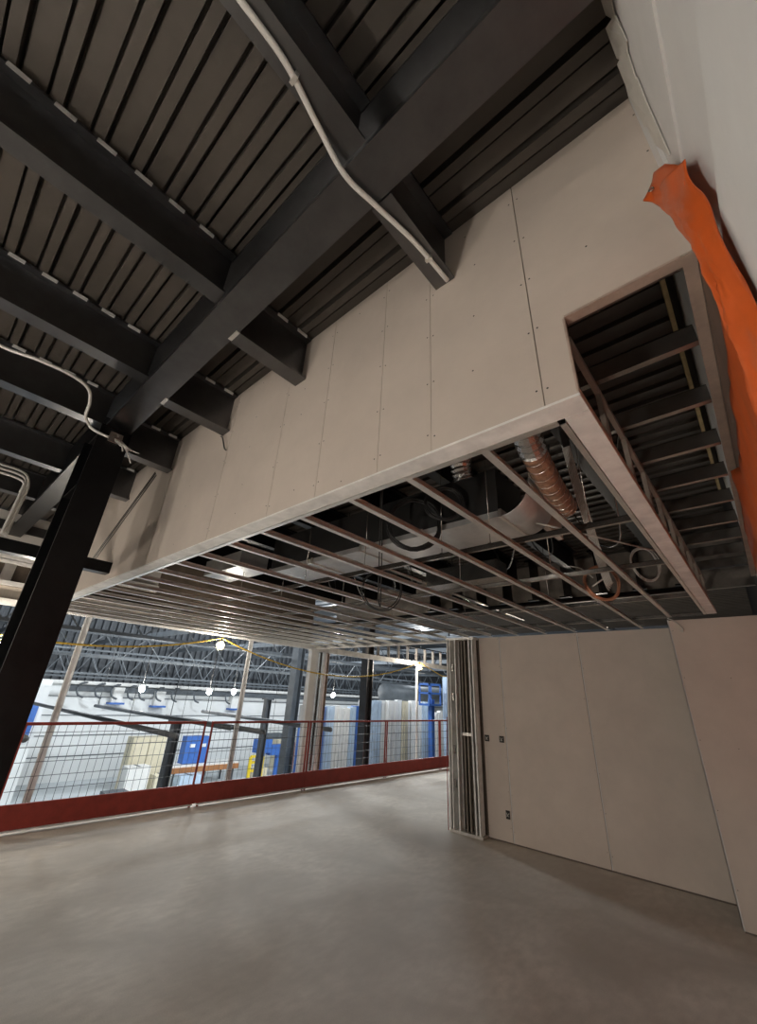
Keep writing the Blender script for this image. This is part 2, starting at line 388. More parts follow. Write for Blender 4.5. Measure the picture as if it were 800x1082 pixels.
# ------------------------------------------------------------------ soffit joists and carrying channels
JX = [-0.69, -1.112, -1.528, -1.965, -2.405, -2.85, -3.31, -3.74, -4.19, -4.65, -5.15, -5.62, -6.06, -6.5, -6.94, -7.38, -7.82, -8.2]
for i, x in enumerate(JX):
    yend = 5.86 if x > -0.72 else YW - 0.005
    if x < -4.2: yend = 6.93
    m = MB(); y0 = YB + 0.11
    m.box(x - 0.019, y0, ZS + 0.004, x + 0.019, yend, ZS + 0.008)
    m.box(x - 0.019, y0, ZS + 0.008, x - 0.015, yend, ZS + 0.046)
    m.box(x - 0.019, y0, ZS + 0.042, x + 0.006, yend, ZS + 0.046)
    t = tag(m.build('ceiling_joist', 'galv_joist'), f'thin metal soffit joist, {ORD[i]} one counted from the wide side track', 'ceiling joist', 'metal soffit joists')
CY = [2.68, 3.72, 5.0, 6.1]
for i, y in enumerate(CY):
    m = MB().box(-8.3, y, ZS + 0.0465, -0.30, y + 0.03, ZS + 0.0505).box(-8.3, y, ZS + 0.0505, -0.30, y + 0.004, ZS + 0.085).box(-8.3, y, ZS + 0.081, -0.30, y + 0.03, ZS + 0.085)
    tag(m.build('carrying_channel', 'galv_dull'), f'carrying channel across the soffit joists, {ORD[i]} one behind the bulkhead', 'channel', 'carrying channels')
hx = [(-0.62, 0), (-1.32, 0), (-1.75, 0), (-2.62, 0), (-3.5, 0), (-4.8, 0), (-1.25, 1), (-2.2, 1), (-3.1, 1), (-4.0, 1), (-5.4, 1), (-1.75, 2), (-2.9, 2), (-4.2, 2)]
for i, (x, k) in enumerate(hx):
    y = CY[k] + 0.018
    m = MB().tube([(x, y, ZS + 0.087), (x, y, ZD - 0.042)], 0.0035, 6)
    m.box(x - 0.012, y - 0.016, ZS + 0.0855, x + 0.012, y + 0.016, ZS + 0.09)
    n = sum(1 for a, b in hx[:i] if b == k)
    tag(m.build('hanger_wire', 'galv_dull'), f'thin hanger rod, {ORD[n]} from the right on the {ORD[k]} carrying channel', 'hanger', 'soffit hangers')

# edge beam over the fence opening, back header, studs above it
t = thing('opening_header', (XF, 5.0, ZS), 'pale metal header along the slab edge above the red fence', 'header')
MB().box(XF - 0.09, -4.0, ZS, XF + 0.02, 14.2, ZS + 0.09).build('header_track', 'track', t)
MB().box(XF - 0.09, 6.93, ZS - 0.035, XF + 0.02, 14.2, ZS - 0.002).build('lower_flange', 'track', t)
MB().box(XF - 0.09, 7.4, ZS + 0.50, XF + 0.02, 14.2, ZS + 0.53).build('upper_track', 'galv_dull', t)
for k in range(14):
    y = 7.6 + 0.47*k
    MB().box(XF - 0.08, y, ZS + 0.09, XF + 0.01, y + 0.022, ZS + 0.5).build('cripple_stud', 'stud_web', t)
tag(MB().box(-8.3, 6.94, ZS - 0.002, -3.57, 7.02, ZS + 0.05).build('rear_header', 'track'),
    'pale metal header closing the back of the soffit above the open bay', 'header')
# dark board above the back header
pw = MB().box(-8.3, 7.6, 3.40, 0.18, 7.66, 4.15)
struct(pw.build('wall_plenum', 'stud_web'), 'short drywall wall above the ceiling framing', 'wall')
for i in range(9):
    x = -0.6 - 0.55*i
    m = MB().box(x - 0.09, 7.22, 3.42, x + 0.09, 7.6, 3.44).box(x - 0.01, 7.22, 3.44, x + 0.01, 7.6, 4.13).box(x - 0.09, 7.22, 4.13, x + 0.09, 7.6, 4.16)
    tag(m.build('joist_stub', 'black'), f'black joist end against the short plenum wall, {ORD[i]} from the right', 'steel joist', 'black joist ends above the soffit')

# ------------------------------------------------------------------ roof steel
def ibeam_x(m, x0, x1, yc, zb, zt, w, tf=0.02, tw=0.014):
    m.box(x0, yc - w/2, zb, x1, yc + w/2, zb + tf); m.box(x0, yc - w/2, zt - tf, x1, yc + w/2, zt); m.box(x0, yc - tw/2, zb + tf, x1, yc + tw/2, zt - tf)
def ibeam_y(m, y0, y1, xc, zb, zt, w, tf=0.016, tw=0.01):
    m.box(xc - w/2, y0, zb, xc + w/2, y1, zb + tf); m.box(xc - w/2, y0, zt - tf, xc + w/2, y1, zt); m.box(xc - tw/2, y0, zb + tf, xc + tw/2, y1, zt - tf)
DT = ZD - 0.039
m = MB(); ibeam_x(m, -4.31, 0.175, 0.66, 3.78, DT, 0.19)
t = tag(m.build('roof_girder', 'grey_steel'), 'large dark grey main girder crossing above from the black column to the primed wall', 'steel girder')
m = MB(); ibeam_x(m, -8.45, -4.32, 0.66, 3.78, DT, 0.19)  # same girder in black, its shade put into the colour
tag(m.build('roof_girder', 'black'), 'shade-blackened girder length continuing left of the black column toward the fence opening', 'steel girder')
LX = [(-0.755, 'nearest the primed wall, carrying the long bare conduit'), (-1.865, 'second from the primed wall'), (-2.965, 'third from the primed wall'), (-3.93, 'fourth from the primed wall, just short of the black column'), (-5.28, 'fifth from the primed wall, beyond the black column'), (-6.5, 'sixth from the primed wall, far beyond the column')]
for x, l in LX:
    m = MB(); ibeam_y(m, -5.5, 0.56, x, 3.82, DT, 0.115)
    t = tag(m.build('roof_joist', 'grey_steel'), f'near side roof joist, {l}', 'steel joist', 'roof joists on the near side of the girder')
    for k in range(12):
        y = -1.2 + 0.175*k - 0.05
        if y < 0.44 and -5 < x < -1: MB().box(x + 0.058, y, DT - 0.03, x + 0.064, y + 0.085, DT - 0.004).build('flute_light_tab', 'white', t)  # white tabs stand in for light showing through the deck flutes
RX = [(-0.78, 'nearest the primed wall, at the conduit end'), (-2.01, 'second from the primed wall'), (-3.04, 'third from the primed wall'), (-4.17, 'fourth from the primed wall, behind the black column'), (-5.36, 'fifth from the primed wall'), (-6.5, 'sixth from the primed wall')]
for x, l in RX:
    m = MB(); ibeam_y(m, 0.76, YB - 0.002, x, 3.77, DT, 0.115)
    t = tag(m.build('roof_joist', 'grey_steel'), f'short roof joist into the bulkhead, {l}', 'steel joist', 'short roof joists into the bulkhead')
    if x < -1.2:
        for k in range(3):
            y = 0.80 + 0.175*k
            MB().box(x + 0.058, y, DT - 0.03, x + 0.064, y + 0.085, DT - 0.004).build('flute_light_tab', 'white', t)  # same painted light gaps along the short joists
    if -3.5 < x < -1.2:
        MB().box(x - 0.05, 0.735, 3.775, x + 0.05, 0.76, 3.80).build('end_notch', 'galv', t)

for i, x in enumerate((-0.78, -2.01, -3.04, -4.17, -5.36, -6.5, -7.6)):  # black joists added to darken the space above the soffit
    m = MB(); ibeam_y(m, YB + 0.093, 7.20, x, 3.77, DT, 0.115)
    tag(m.build('roof_joist', 'black'), f'added black roof joist above the soffit framing, {ORD[i]} from the side track', 'steel joist', 'roof joists above the soffit')
# column
m = MB()
m.box(-4.30, 0.53, -0.0, -4.275, 0.77, 3.779); m.box(-3.805, 0.53, 0.0, -3.78, 0.77, 3.779); m.box(-4.275, 0.642, 0.0, -3.805, 0.658, 3.779)
c = m.build('steel_column', 'black')
tag(c, 'black steel column rising to the roof girder at the left edge', 'steel column')
m = MB().box(-4.4, 0.45, 0.0005, -3.68, 0.85, 0.02); m.build('base_plate', 'black', c)
m = MB().box(-4.27, 0.54, 3.2, -3.81, 0.64, 3.215).box(-4.27, 0.66, 3.2, -3.81, 0.76, 3.215); m.build('stiffener', 'black', c)

# low black strut into the bulkhead
t = tag(MB().box(-5.23, -3.0, 2.82, -5.10, YB - 0.002, 2.94).build('strut_beam', 'black'), 'low black strut running behind the column into the bulkhead', 'steel beam')
MB().box(-5.06, 0.80, 2.86, -5.098, 0.86, 2.92).build('red_clamp', 'red', t)
# thin line pipes on the bulkhead near the strut
for i, off in enumerate((0.0, 0.07, 0.12)):
    m = MB().tube([(-6.05, YB - 0.007, 3.0 + off), (-4.55 - 0.6*off, YB - 0.007, 3.86 + off*0.5)], 0.004, 6)
    tag(m.build('wall_pipe', 'cable_black'), ['lowest', 'middle', 'topmost'][i] + ' of three thin pipes running slantwise on the bulkhead above the strut', 'pipe', 'slanting pipes on the bulkhead')

# drop wire under the fourth short joist
tag(MB().tube(smoothpath([(-3.11, YB - 0.012, 3.765), (-3.02, YB - 0.03, 3.70), (-2.96, YB - 0.02, 3.58), (-2.93, YB - 0.015, 3.55)], 5), 0.006, 6).build('wire_tail', 'cable_black'),
    'short black wire tail hanging on the bulkhead below the third short joist', 'wire')

# conduits
cp = smoothpath([(-0.745, -0.35, 3.803), (-0.751, 0.012, 3.803), (-0.757, 0.2, 3.803), (-0.80, 0.39, 3.795), (-0.825, 0.574, 3.757), (-0.80, 0.755, 3.752), (-0.765, 0.99, 3.752), (-0.752, 1.262, 3.752)], 8)
t = tag(MB().tube(cp, 0.0118, 10).build('conduit', 'conduit'), 'long pale flexible conduit bending under the girder to the joist at the bulkhead', 'conduit')
for y, x, z in ((0.25, -0.766, 3.803), (1.1, -0.758, 3.752)): MB().box(x - 0.018, y - 0.008, z - 0.016, x + 0.018, y + 0.008, z + 0.016).build('conduit_strap', 'galv', t)
cp = smoothpath([(-3.31, -0.6, 3.79), (-3.303, -0.223, 3.75), (-3.257, -0.024, 3.75), (-3.247, 0.171, 3.75), (-3.313, 0.298, 3.75), (-3.497, 0.362, 3.75), (-3.72, 0.395, 3.745), (-3.80, 0.45, 3.72), (-3.78, 0.50, 3.68), (-3.755, 0.60, 3.66)], 8)
tag(MB().tube(cp, 0.012, 8).build('conduit', 'conduit'), 'thin pale conduit snaking from the left to the junction box on the column', 'conduit')
t = thing('junction_box', (-3.75, 0.66, 3.66), 'small metal junction box with loose wires at the top of the black column', 'junction box')
MB().box(-3.776, 0.60, 3.61, -3.72, 0.70, 3.71).build('box_body', 'galv_dull', t, bevel=0.003)
m = MB()
for k in range(6):
    a = random.uniform(0.66, 0.78)
    m.tube(smoothpath([(-3.73, 0.64 + 0.01*k, 3.66), (-3.69 + random.uniform(-.03, .03), 0.68 + 0.02*k, 3.60 + random.uniform(-.03, .03)), (-3.71 + random.uniform(-.05, .05), 0.70 + 0.03*k, 3.55 + random.uniform(-.07, .05))], 4), 0.005, 6)
m.build('loose_wires', 'cable_white', t)
for i, (dx, dz) in enumerate(((0, 0.0), (0.03, -0.05), (0.05, -0.1))):
    x = -5.12 + dx
    cp = smoothpath([(x, -0.9, 3.66 + dz), (x, 0.0, 3.63 + dz), (x, 0.2, 3.63 + dz), (x, 0.30, 3.60 + dz), (x, 0.345 - 0.02*i, 3.50 + dz), (x, 0.35 - 0.02*i, 3.40), (x, 0.35 - 0.02*i, 2.96)], 8)
    tag(MB().tube(cp, 0.012, 8).build('conduit', 'conduit'), ['topmost', 'middle', 'lowest'][i] + ' of three bare conduits bending down left of the column', 'conduit', 'bent conduits left of the column')

# ------------------------------------------------------------------ wall above the opening at the left
wl = MB().box(XF - 0.2, -5.5, ZS + 0.092, XF - 0.12, 7.0, ZD - 0.04)  # core runs past the siding to block hall light from the plenum
wl = struct(wl.build('wall_left', 'deadblack'), 'upper wall of beige siding over the fence opening', 'wall')
MB().box(XF - 0.12, -5.5, 2.84, XF - 0.06, 3.0, 3.02).build('siding_panel', 'beige_siding', wl)
MB().box(XF - 0.12, -5.5, 3.03, XF + 0.0, 3.0, 3.09).build('ledge', 'track', wl)
MB().box(XF - 0.12, -5.5, 3.36, XF - 0.02, 3.0, 3.40).box(XF - 0.12, -5.5, 3.42, XF + 0.02, 3.0, 3.47).build('ledge', 'track', wl)
MB().box(XF - 0.12, 1.75, 3.09, XF - 0.05, 1.9, 3.36).box(XF - 0.12, 0.72, 3.09, XF - 0.05, 0.86, 3.36).box(XF - 0.12, -0.4, 3.09, XF - 0.05, -0.26, 3.36).build('post', 'galv', wl)
MB().box(XF - 0.12, -5.5, 3.49, XF - 0.05, 3.0, 3.85).build('siding_panel', 'wallraw', wl)
MB().box(XF - 0.12, -5.5, 3.85, XF - 0.04, 3.0, 4.0).build('band', 'grey_steel', wl)
MB().box(XF - 0.12, -5.5, 4.0, XF - 0.05, 3.0, 4.15).build('siding_panel', 'wallraw', wl)

# ------------------------------------------------------------------ services above the soffit
t = thing('supply_duct', (-2.7, 3.0, 3.06), 'long shiny rectangular sheet metal duct lying above the soffit joists', 'duct')
m = MB()
xd = [-1.25, -2.0, -2.75, -3.5, -4.3]
for i in range(4): m.box(xd[i+1] + 0.006, 2.76, 3.06, xd[i] - 0.006, 3.27, 3.11)
m.build('duct_body', 'duct', t)
MB().box(-4.3, 2.77, 3.111, -1.27, 3.26, 3.5).build('duct_shade_body', 'cable_black', t)  # black box paints the unlit sides of the duct
for x in xd: MB().box(x - 0.012, 2.750, 3.048, x + 0.012, 3.28, 3.118).build('duct_flange', 'galv', t)
m = MB(); n = 10; V = []
for i in range(n + 1):
    a = math.pi/2 * i/n
    for y in (2.76, 3.27): V.append((-1.24 + 0.24*math.sin(a), y, 3.06 + 0.26*(1 - math.cos(a))))
m.poly(V, [(2*i, 2*i+1, 2*i+3, 2*i+2) for i in range(n)], True)
o = m.build('curved_end', 'duct', t); so = o.modifiers.new('solid', 'SOLIDIFY'); so.thickness = 0.006; so.offset = 0
tag(MB().box(-1.20, 3.32, 3.2, -1.15, 3.9, 3.72).build('duct_end_plate', 'drywall'), 'dull beige upright plate beyond the curved end of the sheet metal duct', 'plate')
tag(MB().box(-5.5, 2.5, 3.14, -4.6, 2.9, 3.34).build('branch_duct', 'duct'), 'short pale duct piece beyond the far end of the long duct', 'duct')
tag(MB().box(-2.9, 4.1, 3.0, -1.95, 4.35, 3.2).build('branch_duct', 'galv_dull'), 'grey flat duct above the middle carrying channels', 'duct')

# flexible duct with foil and orange jacket
t = thing('flexible_duct', (-0.86, 2.8, 3.3), 'crinkled foil flexible duct with an orange jacketed end above the first joists', 'duct')
pa = smoothpath([(-0.76, 1.98, 3.72), (-0.77, 2.06, 3.55), (-0.80, 2.22, 3.40), (-0.835, 2.45, 3.33)], 9)
pb = smoothpath([(-0.835, 2.45, 3.33), (-0.87, 2.75, 3.29), (-0.91, 3.1, 3.28), (-0.94, 3.4, 3.29)], 10)
m = MB(); m.tube(pa, 0.09, 16, True, [0.085 + 0.012*(i % 2) for i in range(len(pa))], False); m.build('foil_sleeve', 'silver', t)
m = MB(); m.tube(pb, 0.085, 16, True, [0.082 + 0.008*(i % 2) for i in range(len(pb))]); m.build('orange_jacket', 'duct_orange', t)
m = MB()
for i in range(2, len(pb) - 1, 3): 
    rg = [(pb[i].x + 0.093*math.cos(a), pb[i].y, pb[i].z + 0.093*math.sin(a)) for a in (2*math.pi*k/16 for k in range(17))]
    m.tube(rg, 0.003, 5, False)
m.build('wire_hoop', 'silver', t)
pa = smoothpath([(-1.42, 2.50, 3.75), (-1.44, 2.53, 3.60), (-1.45, 2.54, 3.45), (-1.45, 2.58, 3.36)], 8)
t = tag(MB().tube(pa, 0.08, 14, True, [0.07 + 0.016*(i % 2) for i in range(len(pa))], False).build('flexible_duct', 'silver'), 'short crumpled foil duct hanging above the second joist', 'duct')
# black cable coils
def coil(c, r, nrm, turns, rad, squash=1.0, seed=0):
    rnd = random.Random(seed); n = Vector(nrm).normalized(); a = n.cross(Vector((0, 0, 1))).normalized(); b = a.cross(n)
    pts = []
    N = 26
    for i in range(turns*N + 1):
        th = 2*math.pi*i/N; k = i // N
        rr = r*(1 + 0.05*math.sin(k*2.1 + seed) + 0.03*math.sin(th*3 + k))
        pts.append(Vector(c) + a*rr*math.cos(th) + b*rr*squash*math.sin(th) + n*(0.012*math.sin(k*1.7 + th*0.5)))
    return MB().tube(pts, rad, 6)
tag(coil((-1.95, 2.58, 3.10), 0.22, (0.6, -0.75, 0.1), 6, 0.008, 1.1, 1).build('cable_coil', 'cable_black'), 'large coil of black cable hanging above the third and fourth joists', 'cable coil')
tag(coil((-1.66, 2.60, 3.22), 0.15, (0.6, -0.75, 0.1), 4, 0.007, 1.0, 2).build('cable_coil', 'cable_black'), 'smaller coil of black cable behind the second joist, beside the large coil', 'cable coil')
t = thing('wire_coil', (-0.985, 4.3, 2.8), 'hanging coil of orange and pale wires dropping through the first joists', 'wire coil')
coil((-0.97, 4.25, 2.83), 0.155, (0.6, -0.8, 0.05), 4, 0.0075, 1.05, 3).build('orange_loops', 'cable_orange', t)
m = MB()
for k in range(6):
    dx = 0.012*k
    m.tube(smoothpath([(-0.82 + dx*0.8, 3.0, 4.1), (-0.87 + dx, 3.45, 3.5), (-0.92 + dx, 3.95, 3.05), (-0.93 + dx, 4.18, 2.82), (-0.92 + dx, 4.25, 2.75 + 0.02*k)], 6), 0.006, 6)
m.tube(smoothpath([(-1.03, 4.22, 2.88), (-1.12, 4.20, 2.98), (-1.22, 4.2, 3.02)], 5), 0.006, 6)
m.tube([(-1.04, 4.18, 2.79), (-0.93, 4.18, 2.85)], 0.008, 6)
m.build('pale_wires', 'cable_white', t)
t = thing('wire_loop', (-2.9, 3.4, 2.8), 'dark looped wires hanging below the fourth and fifth joists', 'wire loop')
coil((-2.70, 3.05, 2.72), 0.2, (0.6, -0.78, 0.0), 2, 0.006, 1.0, 5).build('loops', 'cable_black', t)
m = MB()
for k in range(2):
    m.tube(smoothpath([(-2.12 - 0.02*k, 2.35, 4.1), (-2.3 - .02*k, 2.55, 3.4), (-2.48 - 0.03*k, 2.78, 2.95), (-2.62 - .03*k, 2.95, 2.62), (-2.68, 3.02, 2.54)], 6), 0.006, 6)
m.build('drop_wires', 'cable_black', t)
t = thing('wire_bunch', (-0.62, 4.3, 2.95), 'bunch of grey wire tails looped above the soffit by the wide side track', 'wires')
coil((-0.6, 4.35, 2.98), 0.12, (0.6, -0.8, 0.0), 3, 0.006, 1.3, 8).build('loops', 'cable_white', t)
tag(MB().tube([(-0.95, 2.68, 2.90), (-0.37, 3.6, 2.84)], 0.007, 6).build('brace_wire', 'cable_white'), 'straight pale brace rod slanting above the last bay to the wide side track', 'rod')
rnd = random.Random(4)
for i in range(8):
    x = -0.45 - i*0.62; y = 3.55 + rnd.random()*0.5
    pts = smoothpath([(x, y, 4.1), (x - 0.1 + rnd.uniform(-.1, .1), y + 0.2, 3.6), (x - 0.3, y + 0.6, 3.3 + rnd.uniform(-.2, .1)), (x - 0.6, y + 1.0, 3.4), (x - 0.9, y + 1.1, 4.05)], 6)
    tag(MB().tube(pts, 0.008, 6).build('slack_cable', 'cable_black' if i % 2 else 'galv_dull'), f'slack cable drooping from the deck inside the soffit, {ORD[i]} from the right', 'cable', 'slack cables above the soffit')
tag(MB().tube([(-8.2, 5.6, 3.0), (-0.4, 5.6, 3.0)], 0.03, 10).build('sprinkler_pipe', 'black'), 'dark sprinkler pipe running along above the soffit joists', 'pipe')
tag(MB().tube([(-3.0, 3.4, 3.1), (-3.0, 7.2, 3.1)], 0.025, 10).build('branch_pipe', 'galv_dull'), 'grey pipe crossing above the soffit toward the back wall', 'pipe')
tag(MB().tube(smoothpath([(-0.72, 5.86, 2.735), (-0.66, 5.87, 2.70), (-0.60, 5.88, 2.62), (-0.605, 5.885, 2.59), (-0.63, 5.885, 2.595)], 5), 0.006, 6).build('wire_tail', 'cable_white'), 'short pale wire hook hanging over the top of the projecting wall', 'wire')

# ------------------------------------------------------------------ orange tarp
def sheet(name, rows, mname, parent, thick=0.003, sub=0):
    n = len(rows[0]); V = [p for r in rows for p in r]; F = []
    for i in range(len(rows) - 1):
        for k in range(n - 1): F.append((i*n + k, i*n + k + 1, (i+1)*n + k + 1, (i+1)*n + k))
    o = MB().poly(V, F, True).build(name, mname, parent)
    if sub: s = o.modifiers.new('sub', 'SUBSURF'); s.levels = sub; s.render_levels = sub
    so = o.modifiers.new('solid', 'SOLIDIFY'); so.thickness = thick; so.offset = 0
    return o
t = thing('tarp', (0.15, 2.5, 1.6), 'crumpled orange tarp hanging down the primed wall beside the ladder frame', 'tarp')
from mathutils import noise as NZ
def crumple(y, z, k=1.0):
    v = Vector((y*2.2, z*1.6, 0.3)); a = 1 - abs(NZ.noise(v*1.7))*2.2; b = NZ.noise(v*4.1)
    return k*(0.008*a*abs(a) + 0.005*b)
rows = []
ys = [0.99 + 0.045*i for i in range(109)]
def top(y):
    P = [(0.9, 2.72), (1.05, 2.70), (1.33, 2.735), (1.67, 2.79), (2.0, 2.79), (2.4, 2.84), (2.75, 2.98), (3.2, 3.07), (3.9, 3.09), (4.4, 2.95), (5.1, 2.9), (6.0, 2.9)]
    for (a, b), (c, d) in zip(P, P[1:]):
        if a <= y <= c: return b + (d - b)*(y - a)/(c - a)
    return 2.9
for j in range(40):
    f = j/39; row = []
    for y in ys:
        z = top(y) + (0.9 - top(y))*f
        x = 0.146 + 0.013*math.sin(y*4.2 + 0.9*math.sin(z*1.3)) * (0.35 + 0.65*f) - 0.02*math.exp(-((y - 2.78)/0.22)**2)*math.exp(-f*5) + crumple(y, z)
        row.append((max(0.098, min(x, 0.176)), y, z))
    rows.append(row)
sheet('hanging_sheet', rows, 'orange', t, 0.002, 0)
zs = [(3.30, 3.03), (3.20, 2.98), (3.06, 2.90), (2.88, 2.82), (2.74, 2.72), (2.60, 2.62), (2.50, 2.53), (2.40, 2.44), (2.2, 2.25), (1.9, 1.95), (1.5, 1.5), (1.1, 1.1)]
yF = [1.14, 1.15, 1.07, 1.00, 0.955, 0.935, 0.975, 1.03, 1.06, 1.06, 1.05, 1.05]
rows = []
NI = 88
for q in range(NI + 1):
    g = q/NI*(len(zs) - 1); i0 = min(int(g), len(zs) - 2); fr = g - i0
    zf = zs[i0][0]*(1 - fr) + zs[i0+1][0]*fr; zn = zs[i0][1]*(1 - fr) + zs[i0+1][1]*fr; yf = yF[i0]*(1 - fr) + yF[i0+1]*fr
    yn = 0.905 + 0.010*math.sin(g*1.3)
    row = [(0.152, yf + 0.05, zf - 0.012)]
    n = 16
    for k in range(n + 1):
        h = k/n
        x = 0.126 + 0.042*h - 0.012*math.sin(math.pi*h) + 0.004*math.sin(h*9 + g*2.0)
        y = yf*(1 - h) + yn*h; z = zf*(1 - h) + zn*h
        c = crumple(y*5 + 3*h, z*3.2, 0.8) + 0.006*(1 - 2*abs((h*2.2 + 0.25*g) % 1 - 0.5))
        x -= c*math.sin(math.pi*min(1, max(0.08, h*0.95)))
        y += 0.006*NZ.noise(Vector((z*9, h*3, 2.0)))
        row.append((min(x, 0.174), y, z))
    rows.append(row)
sheet('folded_hem', rows, 'orange', t, 0.003, 0)
fa = [[(0.131, 1.122, 3.368), (0.152, 1.05, 3.27), (0.163, 0.98, 3.13), (0.170, 0.912, 3.03)],
      [(0.115, 1.135, 3.345), (0.128, 1.10, 3.25), (0.140, 1.03, 3.10), (0.148, 0.95, 2.96)],
      [(0.100, 1.145, 3.325), (0.112, 1.13, 3.262), (0.124, 1.11, 3.20), (0.132, 1.08, 3.06)],
      [(0.082, 1.15, 3.305), (0.100, 1.15, 3.274), (0.112, 1.15, 3.246), (0.126, 1.12, 3.13)]]
def fine(gr, n):
    R1 = []
    for r in gr:
        out = []
        for a, b in zip(r, r[1:]):
            for k in range(n): out.append(tuple(a[c] + (b[c] - a[c])*k/n for c in range(3)))
        out.append(r[-1]); R1.append(out)
    R2 = []
    for a, b in zip(R1, R1[1:]):
        for k in range(n): R2.append([tuple(p[c] + (q[c] - p[c])*k/n for c in range(3)) for p, q in zip(a, b)])
    R2.append(R1[-1]); return R2
rows = [[(min(0.176, p[0] + 0.5*crumple(p[1]*6, p[2]*5)), p[1], p[2]) for p in r] for r in fine(fa, 5)]
sheet('top_flap', rows, 'orange', t, 0.003, 0)
ring = [(0.1085 + 0.007*math.cos(a), 1.118 + 0.002*math.sin(a), 3.291 + 0.009*math.sin(a)) for a in (2*math.pi*k/14 for k in range(15))]
o = MB().tube(ring, 0.0025, 6, False).build('grommet', 'galv_dull', t); o['label'] = 'dull metal grommet'

# ------------------------------------------------------------------ red guard rail panels
FX = -7.5
pan = [(-3.3, -0.94), (-0.90, 1.48), (1.52, 4.055), (4.165, 6.36), (6.40, 8.86), (8.90, 11.24), (11.28, 13.6)]
plabel = ['leftmost red mesh fence panel behind the black column', 'red mesh fence panel at the left picture edge beside the first pole', 'red mesh fence panel left of the close pair of red posts', 'red mesh fence panel right of the close pair of red posts', 'red mesh fence panel in front of the built up stud post', 'red mesh fence panel beyond the dark hall column', 'farthest red mesh fence panel beside the bare stud wall end']
for (y0, y1), lab in zip(pan, plabel):
    t = thing('fence_panel', (FX, (y0 + y1)/2, 0), lab, 'fence panel', 'red guard fence panels')
    MB().box(FX - 0.02, y0, 1.185, FX + 0.02, y1, 1.222).build('top_rail', 'red', t)
    MB().box(FX - 0.016, y0 - (0.054 if 4.1 < y0 < 4.2 else 0.019), 0.045, FX + 0.016, y1 + (0.054 if 4.0 < y1 < 4.1 else 0.019), 0.31).build('toe_board', 'red', t)
    MB().box(FX - 0.012, y0 - 0.019, 0.022, FX + 0.03, y1 + 0.019, 0.040).build('bottom_rail', 'track', t)
    for y in (y0 + 0.001, y1 - 0.025): MB().box(FX - 0.014, y, 0.0, FX + 0.014, y + 0.024, 1.185).build('post', 'red', t)
    m = MB()
    n = int((y1 - y0)/0.095)
    for k in range(1, n): 
        y = y0 + (y1 - y0)*k/n
        m.tube([(FX - 0.004, y, 0.31), (FX - 0.004, y, 1.186)], 0.003, 4)
    for z in (1.10, 0.93, 0.76, 0.60, 0.45): m.tube([(FX + 0.003, y0 + 0.03, z), (FX + 0.003, y1 - 0.03, z)], 0.0055 if z == 0.93 else 0.0036, 4)
    m.build('wire_mesh', 'hallsteel', t)

# poles at the slab edge
def pole(y, label, dep=0.09):
    tag(cstud(XF - 0.03, y - dep/2, 0.0005, ZS - 0.002, 0.045, dep, 1).build('steel_stud', 'pole'), label, 'stud', 'single studs at the slab edge')
pole(2.04, 'single bare steel stud rising behind the fence nearest the black column')
pole(5.22, 'single bare steel stud rising behind the fence right of the hanging bulb')
tag(MB().tube([(XF, 11.35, 0.0005), (XF, 11.35, ZS - 0.037)], 0.035, 10).build('steel_stud', 'pole'), 'thin round pale pole behind the fence below the far hanging bulb', 'pole')
# built-up corner post
t = thing('built_up_post', (XF, 7.2, 0), 'corner post of several bare steel studs behind the fence at the end of the soffit', 'stud post')
cstud(XF - 0.10, 6.95, 0.0005, ZS - 0.04, 0.14, 0.10, -1).build('stud', 'pole', t)
MB().box(XF + 0.045, 6.93, 0.0005, XF + 0.055, 7.10, ZS - 0.04).build('face_plate', 'white', t)
for k, y in enumerate((7.12, 7.22, 7.33, 7.45)): cstud(XF - 0.06 + 0.01*k, y, 0.0005, ZS - 0.04, 0.09, 0.07, 1 if k % 2 else -1).build('stud', ['pole', 'galv_dull', 'pole', 'copperish'][k], t)

# ------------------------------------------------------------------ string lights
def bulb(p, label, r=0.05, mname='bulb', group='string light bulbs', cage=True):
    t = thing('light_bulb', p, label, 'light bulb', group)
    o = MB().ball(p, r, 12, 8, 1.15).build('glass_bulb', mname, t)
    MB().tube([(p[0], p[1], p[2] + r*1.0), (p[0], p[1], p[2] + r*1.0 + 0.075)], 0.022, 8).build('lamp_socket', 'cable_black', t)
    if cage:
        m = MB()
        for k in range(4):
            a = math.pi*k/4
            m.tube([(p[0] + (r + 0.03)*math.cos(th)*math.cos(a), p[1] + (r + 0.03)*math.cos(th)*math.sin(a), p[2] + (r + 0.03)*1.1*math.sin(th)) for th in (2*math.pi*j/16 for j in range(17))], 0.002, 4, False)
        m.build('bulb_cage', 'cable_yellow', t)
    return t
SB = [((-8.0, -8.6, 2.2), 'hanging cage bulb on the yellow cord far behind the viewer'), ((-8.0, -5.4, 2.2), 'hanging cage bulb on the yellow cord behind the viewer'), ((-8.0, -2.2, 2.2), 'hanging cage bulb on the yellow cord beyond the left picture edge'),
      ((-8.0, 1.02, 2.15), 'hanging cage bulb at the left edge beside the black column'), ((-8.0, 4.294, 2.517), 'bright hanging cage bulb left of the second bare stud'), ((-8.0, 10.94, 2.627), 'bright hanging cage bulb above the thin round pole')]
for p, l in SB: bulb(p, l)
anch = [(p[0], p[1], p[2] + 0.14) for p, l in SB]
pts = []
for i in range(len(anch) - 1):
    a, b = Vector(anch[i]), Vector(anch[i+1]); sag = 0.12 if i < 3 else (0.16 if i == 3 else 0.55)
    for k in range(14):
        f = k/14; q = a.lerp(b, f); q.z -= sag*4*f*(1 - f); pts.append(q)
pts.append(Vector(anch[-1])); pts += [Vector((-8.0, 12.2, 2.45)), Vector((-8.0, 13.6, 2.5))]
